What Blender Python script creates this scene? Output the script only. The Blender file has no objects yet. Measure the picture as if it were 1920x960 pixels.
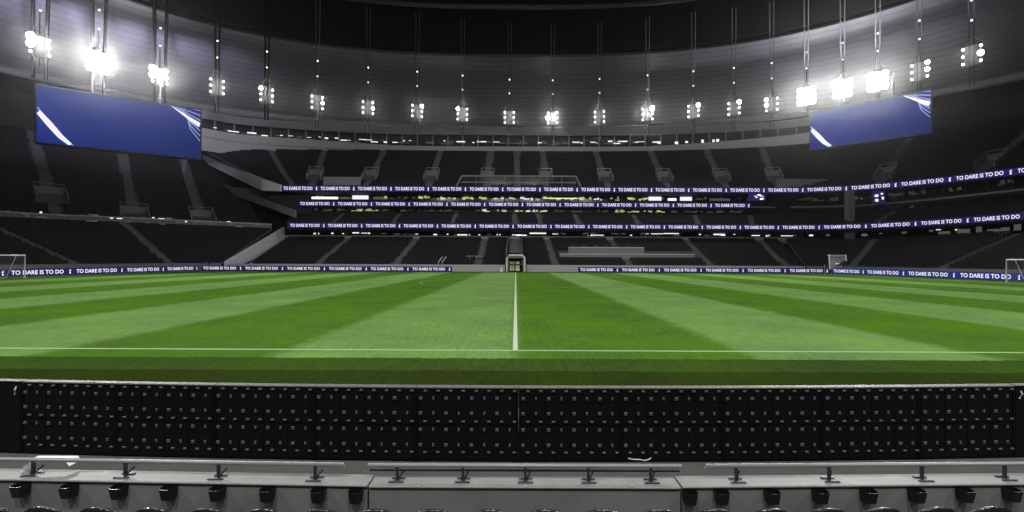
import bpy, math, random
import numpy as np
from mathutils import Vector, Matrix, Euler

S = bpy.context.scene
C = S.collection
R = math.radians
random.seed(7)

# ------------------------------------------------------------------ camera
CAM_H = 2.21
FPX = 866.0                      # focal length in pixels of a 1920 wide picture
cam = bpy.data.cameras.new("camera")
cam.sensor_width = 36.0
cam.lens = FPX / 1920.0 * 36.0
cam.clip_start = 0.05
cam.clip_end = 2000.0
cam_o = bpy.data.objects.new("camera", cam)
C.objects.link(cam_o)
cam_o.location = (0, 0, CAM_H)
CX0 = 967.0                      # the halfway line's vanishing point; the picture is a slightly off-centre crop
cam.shift_x = -(CX0 - 960.0) / 1920.0
CAM_R = (Matrix.Rotation(R(90.46), 3, 'X') @ Matrix.Rotation(R(0.25), 3, 'Z'))
cam_o.rotation_euler = CAM_R.to_euler()
S.camera = cam_o
EYE = Vector((0, 0, CAM_H))

def ray(px, py):
    return CAM_R @ Vector(((px - CX0) / FPX, -(py - 480.0) / FPX, -1.0))
def at(px, py, Y):
    d = ray(px, py); return EYE + d * (Y / d.y)
def atz(px, py, z):
    d = ray(px, py); return EYE + d * ((z - CAM_H) / d.z)

# ------------------------------------------------------------------ night sky, exposure
W = bpy.data.worlds.new("World"); S.world = W; W.use_nodes = True
bg = W.node_tree.nodes["Background"]
bg.inputs[0].default_value = (0.006, 0.007, 0.010, 1)
bg.inputs[1].default_value = 0.25
S.view_settings.view_transform = 'Standard'
S.view_settings.look = 'None'
S.view_settings.exposure = 0.0
S.view_settings.gamma = 1.0
S.view_settings.use_curve_mapping = False
S.cycles.use_denoising = True
S.cycles.max_bounces = 6
S.cycles.diffuse_bounces = 3
S.cycles.volume_bounces = 0
S.cycles.transparent_max_bounces = 8

# ------------------------------------------------------------------ strengths to tune
FLOOD_W = 43500.0                # one floodlight cluster on the pitch
SOFFIT_FILL_W = 4800.0                 # added light on the soffit behind the clusters
LENS = 7.0
LENS_BIG = 160.0
HAZE = 0.00015

# ------------------------------------------------------------------ materials
MATS = {}
def mat(name, col, rough=0.6, metal=0.0, emit=None, strength=0.0, noise=0.0, scale=3.0, bump=0.0, spec=0.5):
    m = bpy.data.materials.new(name); m.use_nodes = True
    nt = m.node_tree; b = nt.nodes["Principled BSDF"]
    b.inputs["Base Color"].default_value = (*col, 1)
    b.inputs["Roughness"].default_value = rough
    b.inputs["Metallic"].default_value = metal
    b.inputs["Specular IOR Level"].default_value = spec
    if emit:
        b.inputs["Emission Color"].default_value = (*emit, 1)
        b.inputs["Emission Strength"].default_value = strength
    if noise or bump:
        tc = nt.nodes.new("ShaderNodeTexCoord")
        n1 = nt.nodes.new("ShaderNodeTexNoise"); n1.inputs["Scale"].default_value = scale
        n1.inputs["Detail"].default_value = 6
        nt.links.new(tc.outputs["Object"], n1.inputs["Vector"])
        if noise:
            mx = nt.nodes.new("ShaderNodeMixRGB"); mx.blend_type = 'MIX'
            mx.inputs[1].default_value = (*[c * (1 - noise) for c in col], 1)
            mx.inputs[2].default_value = (*[min(1, c * (1 + noise)) for c in col], 1)
            nt.links.new(n1.outputs["Fac"], mx.inputs[0])
            nt.links.new(mx.outputs[0], b.inputs["Base Color"])
            mr = nt.nodes.new("ShaderNodeMapRange")
            mr.inputs[3].default_value = max(0.05, rough - 0.12); mr.inputs[4].default_value = min(1, rough + 0.12)
            nt.links.new(n1.outputs["Fac"], mr.inputs[0]); nt.links.new(mr.outputs[0], b.inputs["Roughness"])
        if bump:
            bp = nt.nodes.new("ShaderNodeBump"); bp.inputs["Strength"].default_value = bump
            bp.inputs["Distance"].default_value = 0.02
            nt.links.new(n1.outputs["Fac"], bp.inputs["Height"]); nt.links.new(bp.outputs[0], b.inputs["Normal"])
    MATS[name] = m
    return m

M_conc = mat("pale concrete", (0.34, 0.34, 0.34), 0.8, noise=0.18, scale=2.5, bump=0.15)
M_walk = mat("worn walkway concrete", (0.075, 0.075, 0.075), 0.9, noise=0.3, scale=1.8, bump=0.2)
M_conc_d = mat("grey concrete", (0.22, 0.22, 0.22), 0.85, noise=0.2, scale=1.5, bump=0.15)
M_step = mat("dark terrace concrete", (0.12, 0.12, 0.122), 0.9, noise=0.3, scale=0.8, spec=.15)
M_stair = mat("aisle concrete", (0.14, 0.14, 0.14), 0.85, noise=0.15, scale=1.0)
M_wallp = mat("painted white wall", (0.80, 0.80, 0.81), 0.7, noise=0.08, scale=0.5)
M_front = mat("pale pitch wall", (0.50, 0.50, 0.50), 0.7, noise=0.08, scale=0.5)
M_seat = mat("dark seat plastic", (0.020, 0.0207, 0.0235), 0.65, noise=0.15, scale=0.4, spec=.12)
M_steel = mat("galvanised steel", (0.55, 0.55, 0.56), 0.35, 0.8, noise=0.1, scale=20)
M_dsteel = mat("dark steel", (0.035, 0.033, 0.042), 0.5, 0.3)
M_black = mat("black powder coat", (0.005, 0.005, 0.0055), 0.5, noise=0.3, scale=6, spec=.12)
M_blackp = mat("black plastic", (0.006, 0.006, 0.006), 0.4)
M_latch = mat("grey latch metal", (0.085, 0.085, 0.09), 0.5, 0.2)
M_trail = mat("worn board top rail", (0.09, 0.09, 0.09), 0.6, noise=0.4, scale=3)
M_cable = mat("black cable sheath", (0.008, 0.008, 0.009), 0.9, spec=0.0)
M_roof = mat("roof soffit sheet", (0.16, 0.153, 0.19), 0.6, noise=0.12, scale=0.15)
M_roofseam = mat("roof seam strip", (0.085, 0.08, 0.10), 0.6)
M_white = mat("white paint", (0.8, 0.8, 0.8), 0.5)
M_post = mat("goal post paint", (0.62, 0.62, 0.62), 0.5)
M_net = mat("white net cord", (0.35, 0.35, 0.35), 0.8)
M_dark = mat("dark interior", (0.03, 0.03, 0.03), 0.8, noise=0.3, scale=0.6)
M_fasc = mat("grey fascia panel", (0.24, 0.24, 0.245), 0.6, noise=0.1, scale=0.4)
M_navy = mat("navy cloth", (0.02, 0.025, 0.12), 0.8)
M_led = mat("navy display", (0.01, 0.01, 0.02), 0.8, emit=(0.030, 0.024, 0.17), strength=0.5, spec=0.1)
M_ledblue = mat("blue display", (0.01, 0.01, 0.02), 0.8, emit=(0.03, 0.055, 0.30), strength=0.52, spec=0.1)
M_text = mat("white display lettering", (0.1, 0.1, 0.1), 0.4, emit=(0.86, 0.84, 1.0), strength=1.1)
M_lampw = mat("white strip lamp", (0.5, 0.5, 0.5), 0.4, emit=(1.0, 0.97, 0.92), strength=1.1)
M_lampy = mat("warm strip lamp", (0.5, 0.5, 0.4), 0.4, emit=(0.9, 0.82, 0.36), strength=0.95)
M_lampd = mat("dim warm window", (0.05, 0.05, 0.04), 0.4, emit=(0.36, 0.34, 0.10), strength=0.35)
M_lampg = mat("dim grey window", (0.05, 0.05, 0.05), 0.4, emit=(0.30, 0.30, 0.27), strength=0.22)
M_tunnel = mat("lit tunnel wall", (0.45, 0.45, 0.34), 0.6, emit=(0.62, 0.62, 0.36), strength=0.35)
M_lens = mat("floodlight lens", (0.8, 0.8, 0.8), 0.3, emit=(1.0, 0.99, 1.0), strength=LENS)
M_lensdim = mat("dim floodlight lens", (0.8, 0.8, 0.8), 0.3, emit=(1.0, 0.99, 0.97), strength=2.2)
M_lensbig = mat("bright floodlight lens", (0.8, 0.8, 0.8), 0.3, emit=(0.99, 0.98, 1.0), strength=LENS_BIG)
M_rail = mat("pale steel tube", (0.28, 0.28, 0.28), 0.4, 0.25)
M_linep = mat("touchline paint", (0.26, 0.36, 0.18), 0.9, noise=0.2, scale=5.0)
M_paper = mat("white card", (0.92, 0.92, 0.92), 0.7)
M_rub = mat("seat shell plastic", (0.014, 0.014, 0.016), 0.22, spec=.8)

def glass_mat(name, tint, alpha, rough=0.15):
    m = bpy.data.materials.new(name); m.use_nodes = True
    nt = m.node_tree; nt.nodes.clear()
    out = nt.nodes.new("ShaderNodeOutputMaterial"); mx = nt.nodes.new("ShaderNodeMixShader")
    t = nt.nodes.new("ShaderNodeBsdfTransparent"); t.inputs[0].default_value = (*tint, 1)
    p = nt.nodes.new("ShaderNodeBsdfPrincipled"); p.inputs["Base Color"].default_value = (0.01, 0.01, 0.012, 1)
    p.inputs["Roughness"].default_value = rough
    mx.inputs[0].default_value = alpha
    nt.links.new(t.outputs[0], mx.inputs[1]); nt.links.new(p.outputs[0], mx.inputs[2]); nt.links.new(mx.outputs[0], out.inputs[0])
    return m
M_glass = glass_mat("tinted box glass", (0.85, 0.88, 0.88), 0.25)
M_rglass = glass_mat("tinted roof glazing", (0.2, 0.2, 0.22), 0.25, 0.9)

def screen_mat():
    """what the screens show: an even blue with a slow left-to-right drift of tone (their own picture, it emits)"""
    m = bpy.data.materials.new("blue screen picture"); m.use_nodes = True
    nt = m.node_tree; b = nt.nodes["Principled BSDF"]
    b.inputs["Base Color"].default_value = (0.01, 0.01, 0.02, 1); b.inputs["Roughness"].default_value = 0.9; b.inputs["Specular IOR Level"].default_value = 0.05
    tc = nt.nodes.new("ShaderNodeTexCoord"); sp = nt.nodes.new("ShaderNodeSeparateXYZ")
    nt.links.new(tc.outputs["Generated"], sp.inputs[0])
    cr = nt.nodes.new("ShaderNodeValToRGB")
    e = cr.color_ramp.elements
    e[0].position = 0.0; e[0].color = (0.017, 0.042, 0.245, 1)
    e[1].position = 1.0; e[1].color = (0.010, 0.024, 0.135, 1)
    k = e.new(0.45); k.color = (0.007, 0.024, 0.205, 1)
    ad = nt.nodes.new("ShaderNodeMath"); ad.operation = 'MULTIPLY_ADD'
    ad.inputs[1].default_value = -0.45; ad.inputs[2].default_value = 0.42
    nt.links.new(sp.outputs[2], ad.inputs[0])
    a2 = nt.nodes.new("ShaderNodeMath"); a2.operation = 'MULTIPLY_ADD'; a2.inputs[1].default_value = 0.62
    nt.links.new(sp.outputs[0], a2.inputs[0]); nt.links.new(ad.outputs[0], a2.inputs[2])
    nt.links.new(a2.outputs[0], cr.inputs[0]); nt.links.new(cr.outputs[0], b.inputs["Emission Color"])
    b.inputs["Emission Strength"].default_value = 0.88
    return m
M_screen = screen_mat()

def grass_mat():
    m = bpy.data.materials.new("mown grass"); m.use_nodes = True
    nt = m.node_tree; b = nt.nodes["Principled BSDF"]; L = nt.links.new
    def nd(t): return nt.nodes.new(t)
    def math_(op, a, bb=None):
        n = nd("ShaderNodeMath"); n.operation = op
        for i, v in enumerate((a, bb)):
            if v is None: continue
            if isinstance(v, (int, float)): n.inputs[i].default_value = v
            else: L(v, n.inputs[i])
        return n.outputs[0]
    tc = nd("ShaderNodeTexCoord"); sp = nd("ShaderNodeSeparateXYZ"); L(tc.outputs["Object"], sp.inputs[0])
    wob = nd("ShaderNodeTexNoise"); wob.inputs["Scale"].default_value = 1.6; wob.inputs["Detail"].default_value = 8; wob.inputs["Roughness"].default_value = .75
    L(tc.outputs["Object"], wob.inputs["Vector"])
    wv = math_('MULTIPLY', math_('SUBTRACT', wob.outputs["Fac"], 0.5), 0.8)
    x = math_('ADD', sp.outputs[0], wv)
    y = math_('ADD', sp.outputs[1], math_('MULTIPLY', wv, .4))
    # bands 5.5 m wide, pale band just left of the halfway line
    ph = math_('MODULO', math_('ADD', math_('DIVIDE', x, 5.5), 400.0), 2.0)
    pn = nd('ShaderNodeMath'); pn.operation = 'MULTIPLY_ADD'; pn.use_clamp = True; pn.inputs[1].default_value = -3.2; pn.inputs[2].default_value = .5
    L(math_('SINE', math_('MULTIPLY', ph, math.pi)), pn.inputs[0]); pale = pn.outputs[0]
    # the bands run on past the touchlines for 0.9 m, then the surround is cut the other way
    iny = math_('MULTIPLY', math_('GREATER_THAN', y, 10.35), math_('LESS_THAN', y, 80.2))
    def rgb(c):
        n = nd("ShaderNodeRGB"); n.outputs[0].default_value = (*c, 1); return n.outputs[0]
    def mix(f, a, c):
        n = nd("ShaderNodeMixRGB"); L(a, n.inputs[1]); L(c, n.inputs[2])
        if isinstance(f, (int, float)): n.inputs[0].default_value = f
        else: L(f, n.inputs[0])
        return n.outputs[0]
    band = mix(pale, rgb((0.060, 0.136, 0.016)), rgb((0.118, 0.218, 0.060)))
    # surround: cross cut; the near strip's colour also holds vignette and light falloff
    out = mix(math_('GREATER_THAN', y, 9.2), rgb((0.023, 0.037, 0.007)), rgb((0.034, 0.066, 0.012)))
    col = mix(iny, out, band)
    # patchy wear and blade scale variation
    n1 = nd("ShaderNodeTexNoise"); n1.inputs["Scale"].default_value = 0.35; n1.inputs["Detail"].default_value = 5
    L(tc.outputs["Object"], n1.inputs["Vector"])
    n2 = nd("ShaderNodeTexNoise"); n2.inputs["Scale"].default_value = 14.0; n2.inputs["Detail"].default_value = 8; n2.inputs["Roughness"].default_value = 0.7
    L(tc.outputs["Object"], n2.inputs["Vector"])
    v = math_('ADD', math_('ADD', math_('MULTIPLY', n1.outputs["Fac"], 0.9), -.2), math_('ADD', math_('MULTIPLY', n2.outputs["Fac"], 1.3), -.3))
    hs = nd("ShaderNodeHueSaturation"); L(col, hs.inputs["Color"])
    n3 = nd("ShaderNodeTexNoise"); n3.inputs["Scale"].default_value = 5.0; n3.inputs["Detail"].default_value = 5
    mp = nd("ShaderNodeMapping"); mp.inputs["Scale"].default_value = (1.6, .35, 1); L(tc.outputs["Object"], mp.inputs[0]); L(mp.outputs[0], n3.inputs["Vector"])
    v = math_('ADD', v, math_('MULTIPLY', math_('SUBTRACT', n3.outputs["Fac"], .5), .7))
    L(math_('ADD', v, 0.42), hs.inputs["Value"])
    L(math_('ADD', math_('MULTIPLY', n1.outputs["Fac"], 0.3), 0.85), hs.inputs["Saturation"])
    L(hs.outputs[0], b.inputs["Base Color"])
    b.inputs["Roughness"].default_value = 0.9; b.inputs["Specular IOR Level"].default_value = 0.0
    bp = nd("ShaderNodeBump"); bp.inputs["Strength"].default_value = 0.5; bp.inputs["Distance"].default_value = 0.03
    L(n2.outputs["Fac"], bp.inputs["Height"]); L(bp.outputs[0], b.inputs["Normal"])
    return m
M_grass = grass_mat()

def paint_mat():
    m = mat("pitch line paint", (0.38, 0.46, 0.34), 0.85, noise=0.18, scale=7.0)
    return m
M_paint = paint_mat()
M_worn = mat("thin worn line paint", (0.13, 0.23, 0.07), 0.9, noise=0.25, scale=5.0)

# ------------------------------------------------------------------ mesh helpers
class MB:
    def __init__(s): s.v = []; s.f = []
    def add(s, vs, fs):
        o = len(s.v); s.v.extend([tuple(v) for v in vs]); s.f.extend([tuple(i + o for i in f) for f in fs]); return s
    def quad(s, a, b, c, d): return s.add([a, b, c, d], [(0, 1, 2, 3)])
    def box(s, x0, x1, y0, y1, z0, z1):
        return s.add([(x0, y0, z0), (x1, y0, z0), (x1, y1, z0), (x0, y1, z0), (x0, y0, z1), (x1, y0, z1), (x1, y1, z1), (x0, y1, z1)],
                     [(3, 2, 1, 0), (4, 5, 6, 7), (0, 1, 5, 4), (1, 2, 6, 5), (2, 3, 7, 6), (3, 0, 4, 7)])
    def bbox(s, x0, x1, y0, y1, z0, z1, c=0.01):
        """box with chamfered edges along its length (x)"""
        prof = [(y0 + c, z0), (y1 - c, z0), (y1, z0 + c), (y1, z1 - c), (y1 - c, z1), (y0 + c, z1), (y0, z1 - c), (y0, z0 + c)]
        n = 8
        vs = [(x0, y, z) for y, z in prof] + [(x1, y, z) for y, z in prof]
        fs = [(i, i + n, (i + 1) % n + n, (i + 1) % n) for i in range(n)] + [tuple(range(n)), tuple(range(2 * n - 1, n - 1, -1))]
        return s.add(vs, fs)
    def bar(s, a, b, w, h=None, up=(0, 0, 1)):
        a = Vector(a); b = Vector(b); h = h or w
        d = (b - a).normalized(); u = Vector(up)
        if abs(d.dot(u)) > 0.98: u = Vector((1, 0, 0))
        sx = d.cross(u).normalized(); uz = sx.cross(d).normalized()
        vs = []
        for p in (a, b):
            for i, j in ((-1, -1), (1, -1), (1, 1), (-1, 1)): vs.append(p + sx * (w / 2 * i) + uz * (h / 2 * j))
        return s.add(vs, [(0, 1, 2, 3), (7, 6, 5, 4), (0, 4, 5, 1), (1, 5, 6, 2), (2, 6, 7, 3), (3, 7, 4, 0)])
    def tube(s, pts, r, n=8):
        pts = [Vector(p) for p in pts]; vs = []; fs = []
        for k, p in enumerate(pts):
            d = (pts[min(k + 1, len(pts) - 1)] - pts[max(k - 1, 0)]).normalized()
            u = Vector((0, 0, 1)) if abs(d.z) < 0.95 else Vector((1, 0, 0))
            a = d.cross(u).normalized(); b = d.cross(a).normalized()
            rr = r[k] if isinstance(r, (list, tuple)) else r
            for i in range(n):
                t = 2 * math.pi * i / n; vs.append(p + a * (rr * math.cos(t)) + b * (rr * math.sin(t)))
        for k in range(len(pts) - 1):
            for i in range(n):
                j = (i + 1) % n; fs.append((k * n + i, k * n + j, (k + 1) * n + j, (k + 1) * n + i))
        fs.append(tuple(range(n))); fs.append(tuple(range((len(pts) - 1) * n + n - 1, (len(pts) - 1) * n - 1, -1)))
        return s.add(vs, fs)
    def disc(s, c, nrm, r, n=12):
        c = Vector(c); d = Vector(nrm).normalized(); u = Vector((0, 0, 1)) if abs(d.z) < 0.95 else Vector((1, 0, 0))
        a = d.cross(u).normalized(); b = a.cross(d)
        return s.add([c + a * (r * math.cos(2 * math.pi * i / n)) + b * (r * math.sin(2 * math.pi * i / n)) for i in range(n)], [tuple(range(n))])
    def mesh(s, name, m, smooth=False):
        me = bpy.data.meshes.new(name); me.from_pydata(s.v, [], s.f); me.materials.append(m); me.update()
        if smooth: me.polygons.foreach_set("use_smooth", [True] * len(me.polygons))
        return me
    def build(s, name, m, parent=None, smooth=False): return obj(name, s.mesh(name, m, smooth), parent)

def obj(name, me, parent=None, loc=None):
    o = bpy.data.objects.new(name, me); C.objects.link(o)
    if parent: o.parent = parent
    if loc is not None: o.location = loc
    return o
def tag(o, label=None, cat=None, group=None, kind=None):
    if label: o["label"] = label
    if cat: o["category"] = cat
    if group: o["group"] = group
    if kind: o["kind"] = kind
    return o
def thing(name, label, cat, loc=(0, 0, 0), rz=0.0, group=None):
    o = bpy.data.objects.new(name, None); C.objects.link(o); o.location = loc; o.rotation_euler.z = rz
    o.empty_display_size = 0.2
    return tag(o, label, cat, group)
def dup(root, loc, rz=None, label=None):
    r = root.copy(); C.objects.link(r); r.location = loc
    if rz is not None: r.rotation_euler.z = rz
    if label: r["label"] = label
    for ch in list(root.children):
        c = ch.copy(); C.objects.link(c); c.parent = r
        for g in list(ch.children):
            d = g.copy(); C.objects.link(d); d.parent = c
    return r

def smooth_line(P, n):
    """Catmull-Rom through control points, n points evenly spread over the segments' lengths"""
    P = [np.array(p, float) for p in P]
    Q = [2 * P[0] - P[1]] + P + [2 * P[-1] - P[-2]]
    out = []
    m = len(P) - 1
    for k in range(n):
        t = k / (n - 1) * m; i = min(int(t), m - 1); f = t - i
        a, b, c, d = Q[i], Q[i + 1], Q[i + 2], Q[i + 3]
        out.append(0.5 * ((2 * b) + (c - a) * f + (2 * a - 5 * b + 4 * c - d) * f * f + (3 * b - a - 3 * c + d) * f ** 3))
    return np.array(out)

# ------------------------------------------------------------------ pitch
HW = 52.5; Y0 = 11.26; Y1 = 79.26; YC = 45.26
mb = MB()
xs = np.linspace(-59, 59, 60); ys = np.linspace(6.92, 84.5, 40)
for i in range(len(xs) - 1):
    for j in range(len(ys) - 1):
        mb.quad((xs[i], ys[j], 0), (xs[i + 1], ys[j], 0), (xs[i + 1], ys[j + 1], 0), (xs[i], ys[j + 1], 0))
pitch = tag(mb.build("pitch", M_grass), "mown grass football pitch striped in pale and deep green bands", kind="structure")
LZ = 0.004
def line(x0, x1, y0, y1, m=None):
    b = MB(); b.quad((x0, y0, LZ), (x1, y0, LZ), (x1, y1, LZ), (x0, y1, LZ)); return b.build("painted_line", m or M_worn, pitch)
line(-HW, HW, Y0 - .06, Y0 + .06, M_linep); line(-HW, HW, Y1 - .06, Y1 + .06)
for s in (-1, 1):
    line(s * HW - .06, s * HW + .06, Y0 + .06, Y1 - .06)
    b = MB()
    for (dx, dy) in ((16.5, 20.16), (5.5, 9.16)):
        xa = s * (HW - dx)
        lo, hi = min(xa, s * (HW - .06)), max(xa, s * (HW - .06))
        for yy in (YC - dy, YC + dy): b.quad((lo, yy - .06, LZ), (hi, yy - .06, LZ), (hi, yy + .06, LZ), (lo, yy + .06, LZ))
        b.quad((xa - .06, YC - dy + .06, LZ), (xa + .06, YC - dy + .06, LZ), (xa + .06, YC + dy - .06, LZ), (xa - .06, YC + dy - .06, LZ))
    b.build("penalty_area_line", M_worn, pitch)
line(-.06, .06, Y0 + .06, Y1 - .06, M_paint)
b = MB(); n = 96
for i in range(n):
    a0, a1 = 2 * math.pi * i / n, 2 * math.pi * (i + 1) / n
    if abs(math.cos((a0 + a1) / 2) * 9.15) < 0.3: continue
    p = lambda r, a: (r * math.cos(a), YC + r * math.sin(a), LZ)
    b.quad(p(9.09, a0), p(9.21, a0), p(9.21, a1), p(9.09, a1))
b.build("centre_circle_line", M_worn, pitch)

# sunken walkway, surround slab and the ground under everything
tag(MB().box(-160, 160, -20, 190, -3.0, -1.7).build("ground", M_conc_d), "dark ground slab under the stadium", kind="structure")
tag(MB().box(-14, 14, 3.2, 6.9, -0.9, -0.60).build("walkway", M_walk), "sunken concrete walkway between the front wall and the pitch", kind="structure")
tag(MB().box(-59, 59, 6.903, 6.96, -1.6, -0.012).build("pitch_kerb", M_conc_d), "low concrete edge below the near side of the pitch", kind="structure")

# ------------------------------------------------------------------ goals
def goal(s, label):
    g = thing("goal", label, "goal", (s * 52.2, YC + 0.2, 0), 0 if s > 0 else math.pi)
    hw, h, r = 3.66, 2.44, 0.07
    f = MB(); f.tube([(0, -hw, 0), (0, -hw, h), (0, hw, h), (0, hw, 0)], r, 8); f.build("goal_frame", M_post, g, True)
    k = MB()
    for sy in (-hw, hw):
        k.tube([(0, sy, h), (0.9, sy, h), (2.0, sy, 0.03)], 0.03, 6)
    k.tube([(2.0, -hw, .03), (2.0, hw, .03)], 0.03, 6); k.build("net_stanchion", M_white, g)
    nt = MB(); w = 0.010
    st = 0.24
    ys_ = np.arange(-hw, hw + .01, st)
    for y in ys_:
        nt.bar((0, y, h), (0.9, y, h), w); nt.bar((0.9, y, h), (2.0, y, .03), w)
    for t in np.linspace(0, 1, 12):
        nt.bar((0.9 + 1.1 * t, -hw, h - t * (h - .03)), (0.9 + 1.1 * t, hw, h - t * (h - .03)), w)
    for t in np.linspace(0, 0.9, 5): nt.bar((t, -hw, h), (t, hw, h), w)
    for sy in (-hw, hw):
        for x in np.arange(.2, 2.0, st):
            zt = h if x < .9 else h - (x - .9) / 1.1 * h
            nt.bar((x, sy, 0), (x, sy, zt), w)
        for z in np.arange(.2, h, st):
            nt.bar((0, sy, z), (min(2.0, .9 + (h - z) / h * 1.1), sy, z), w)
    tag(nt.build("net", M_net, g), kind="stuff")
goal(-1, "white goal with net at the left end of the pitch")
goal(1, "white goal with net at the right end of the pitch")

def corner_flag(x, label):
    f = thing("corner_flag", label, "corner flag", (x, Y1, 0), 0, "flags on the far corners")
    MB().tube([(0, 0, 0), (0, 0, 1.6)], 0.03, 8).build("pole", M_white, f)
    MB().add([(0.03, 0, 1.58), (0.46, 0.06, 1.5), (0.45, -0.04, 1.16), (0.03, 0, 1.12), (.03, .02, 1.58), (.46, .08, 1.5), (.45, -.02, 1.16), (.03, .02, 1.12)],
             [(0, 1, 2, 3), (7, 6, 5, 4), (0, 4, 5, 1), (1, 5, 6, 2), (2, 6, 7, 3)]).build("flag", M_navy, f)
corner_flag(-53.0, "navy corner flag on the far left corner of the pitch")
corner_flag(53.0, "navy corner flag on the far right corner of the pitch")

# ------------------------------------------------------------------ LED boards with the running motto
def text_mesh(body, height, width, mat_, bold=0.012):
    cu = bpy.data.curves.new("lettering", 'FONT'); cu.body = body; cu.size = 1.0; cu.offset = bold; cu.extrude = 0.0
    cu.resolution_u = 3
    o = bpy.data.objects.new("lettering", cu); C.objects.link(o)
    dg = bpy.context.evaluated_depsgraph_get(); dg.update()
    me = bpy.data.meshes.new_from_object(o.evaluated_get(dg))
    bpy.data.objects.remove(o); bpy.data.curves.remove(cu)
    co = np.empty(len(me.vertices) * 3); me.vertices.foreach_get("co", co); co = co.reshape(-1, 3)
    mn, mx = co.min(0), co.max(0)
    q = np.zeros_like(co)
    q[:, 0] = (co[:, 0] - (mn[0] + mx[0]) / 2) / (mx[0] - mn[0]) * width
    q[:, 2] = (co[:, 1] - (mn[1] + mx[1]) / 2) / (mx[1] - mn[1]) * height
    me.vertices.foreach_set("co", q.ravel()); me.materials.clear(); me.materials.append(mat_); me.update()
    return me
def emblem_mesh(h):
    """small bird standing on a ball, as on the displays between two mottos"""
    b = MB()
    r = 0.17 * h
    b.add([(r * math.cos(t), 0, -0.31 * h + r * math.sin(t)) for t in np.linspace(0, 2 * math.pi, 13)[:-1]], [tuple(range(12))])
    pts = [(-.02, -.13), (.05, -.13), (.07, .0), (.15, .09), (.13, .24), (.19, .30), (.12, .34), (.09, .44), (.02, .45), (-.0, .36), (.01, .22), (-.08, .16), (-.2, .28), (-.19, .08), (-.08, -.01)]
    b.add([(x * h, 0, z * h) for x, z in pts], [tuple(range(len(pts)))])
    return b.mesh("emblem", M_text)

def board_run(root, P0, P1, z0, z1, seg, face, blue=False, start=0.0):
    """display panels along the straight line P0-P1 (left to right as read), each with one motto and one emblem"""
    P0 = Vector((P0[0], P0[1], 0)); P1 = Vector((P1[0], P1[1], 0)); d = P1 - P0; L = d.length; d.normalize()
    n = max(1, round(L / seg)); w = L / n; h = z1 - z0
    rz = math.atan2(d.y, d.x)
    key = (round(w, 2), round(h, 2), blue)
    if key not in BOARD:
        bx = MB(); bx.bbox(-w / 2 + .004, w / 2 - .004, 0.0, 0.16, -h / 2, h / 2, 0.02)
        BOARD[key] = (bx.mesh("display_panel", M_ledblue if blue else M_led), text_mesh("TO DARE IS TO DO", h * 0.58, w * 0.78, M_text, .02), emblem_mesh(h * 0.72))
    pm, tm, em = BOARD[key]
    for i in range(n):
        c = P0 + d * (w * (i + .5))
        p = obj("display_panel", pm, root, (c.x, c.y, (z0 + z1) / 2)); p.rotation_euler.z = rz
        t = obj("lettering", tm, p, (-w * .06, -.02, 0)); e = obj("emblem", em, p, (w * .44, -.02, 0))
BOARD = {}
bl = thing("led_board", "pitchside display board with white motto behind the left goal", "display board", (-56.4, 60, 0), 0, "pitchside display boards")
def rel(o, x, y): return (x - o.location.x, y - o.location.y)
def run(o, x0, y0, x1, y1, z0, z1, seg, blue=False): board_run(o, rel(o, x0, y0), rel(o, x1, y1), z0, z1, seg, 1, blue)
run(bl, -56.9, 44.0, -56.3, 82.0, .05, .92, 7.6)
b2 = thing("led_board", "pitchside display board with white motto along the far touchline, left of the tunnel", "display board", (-34, 82.6, 0), 0, "pitchside display boards")
run(b2, -56.1, 82.4, -11.4, 82.8, .05, .92, 7.4)
b3 = thing("led_board", "pitchside display board with white motto along the far touchline, right of the tunnel", "display board", (34, 82.6, 0), 0, "pitchside display boards")
run(b3, 11.2, 82.8, 56.0, 82.4, .05, .92, 7.4)
b4 = thing("led_board", "pitchside display board with brighter blue ground behind the right goal", "display board", (56.4, 60, 0), 0, "pitchside display boards")
run(b4, 56.2, 82.0, 56.9, 44.0, .05, .95, 7.6, True)

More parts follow.
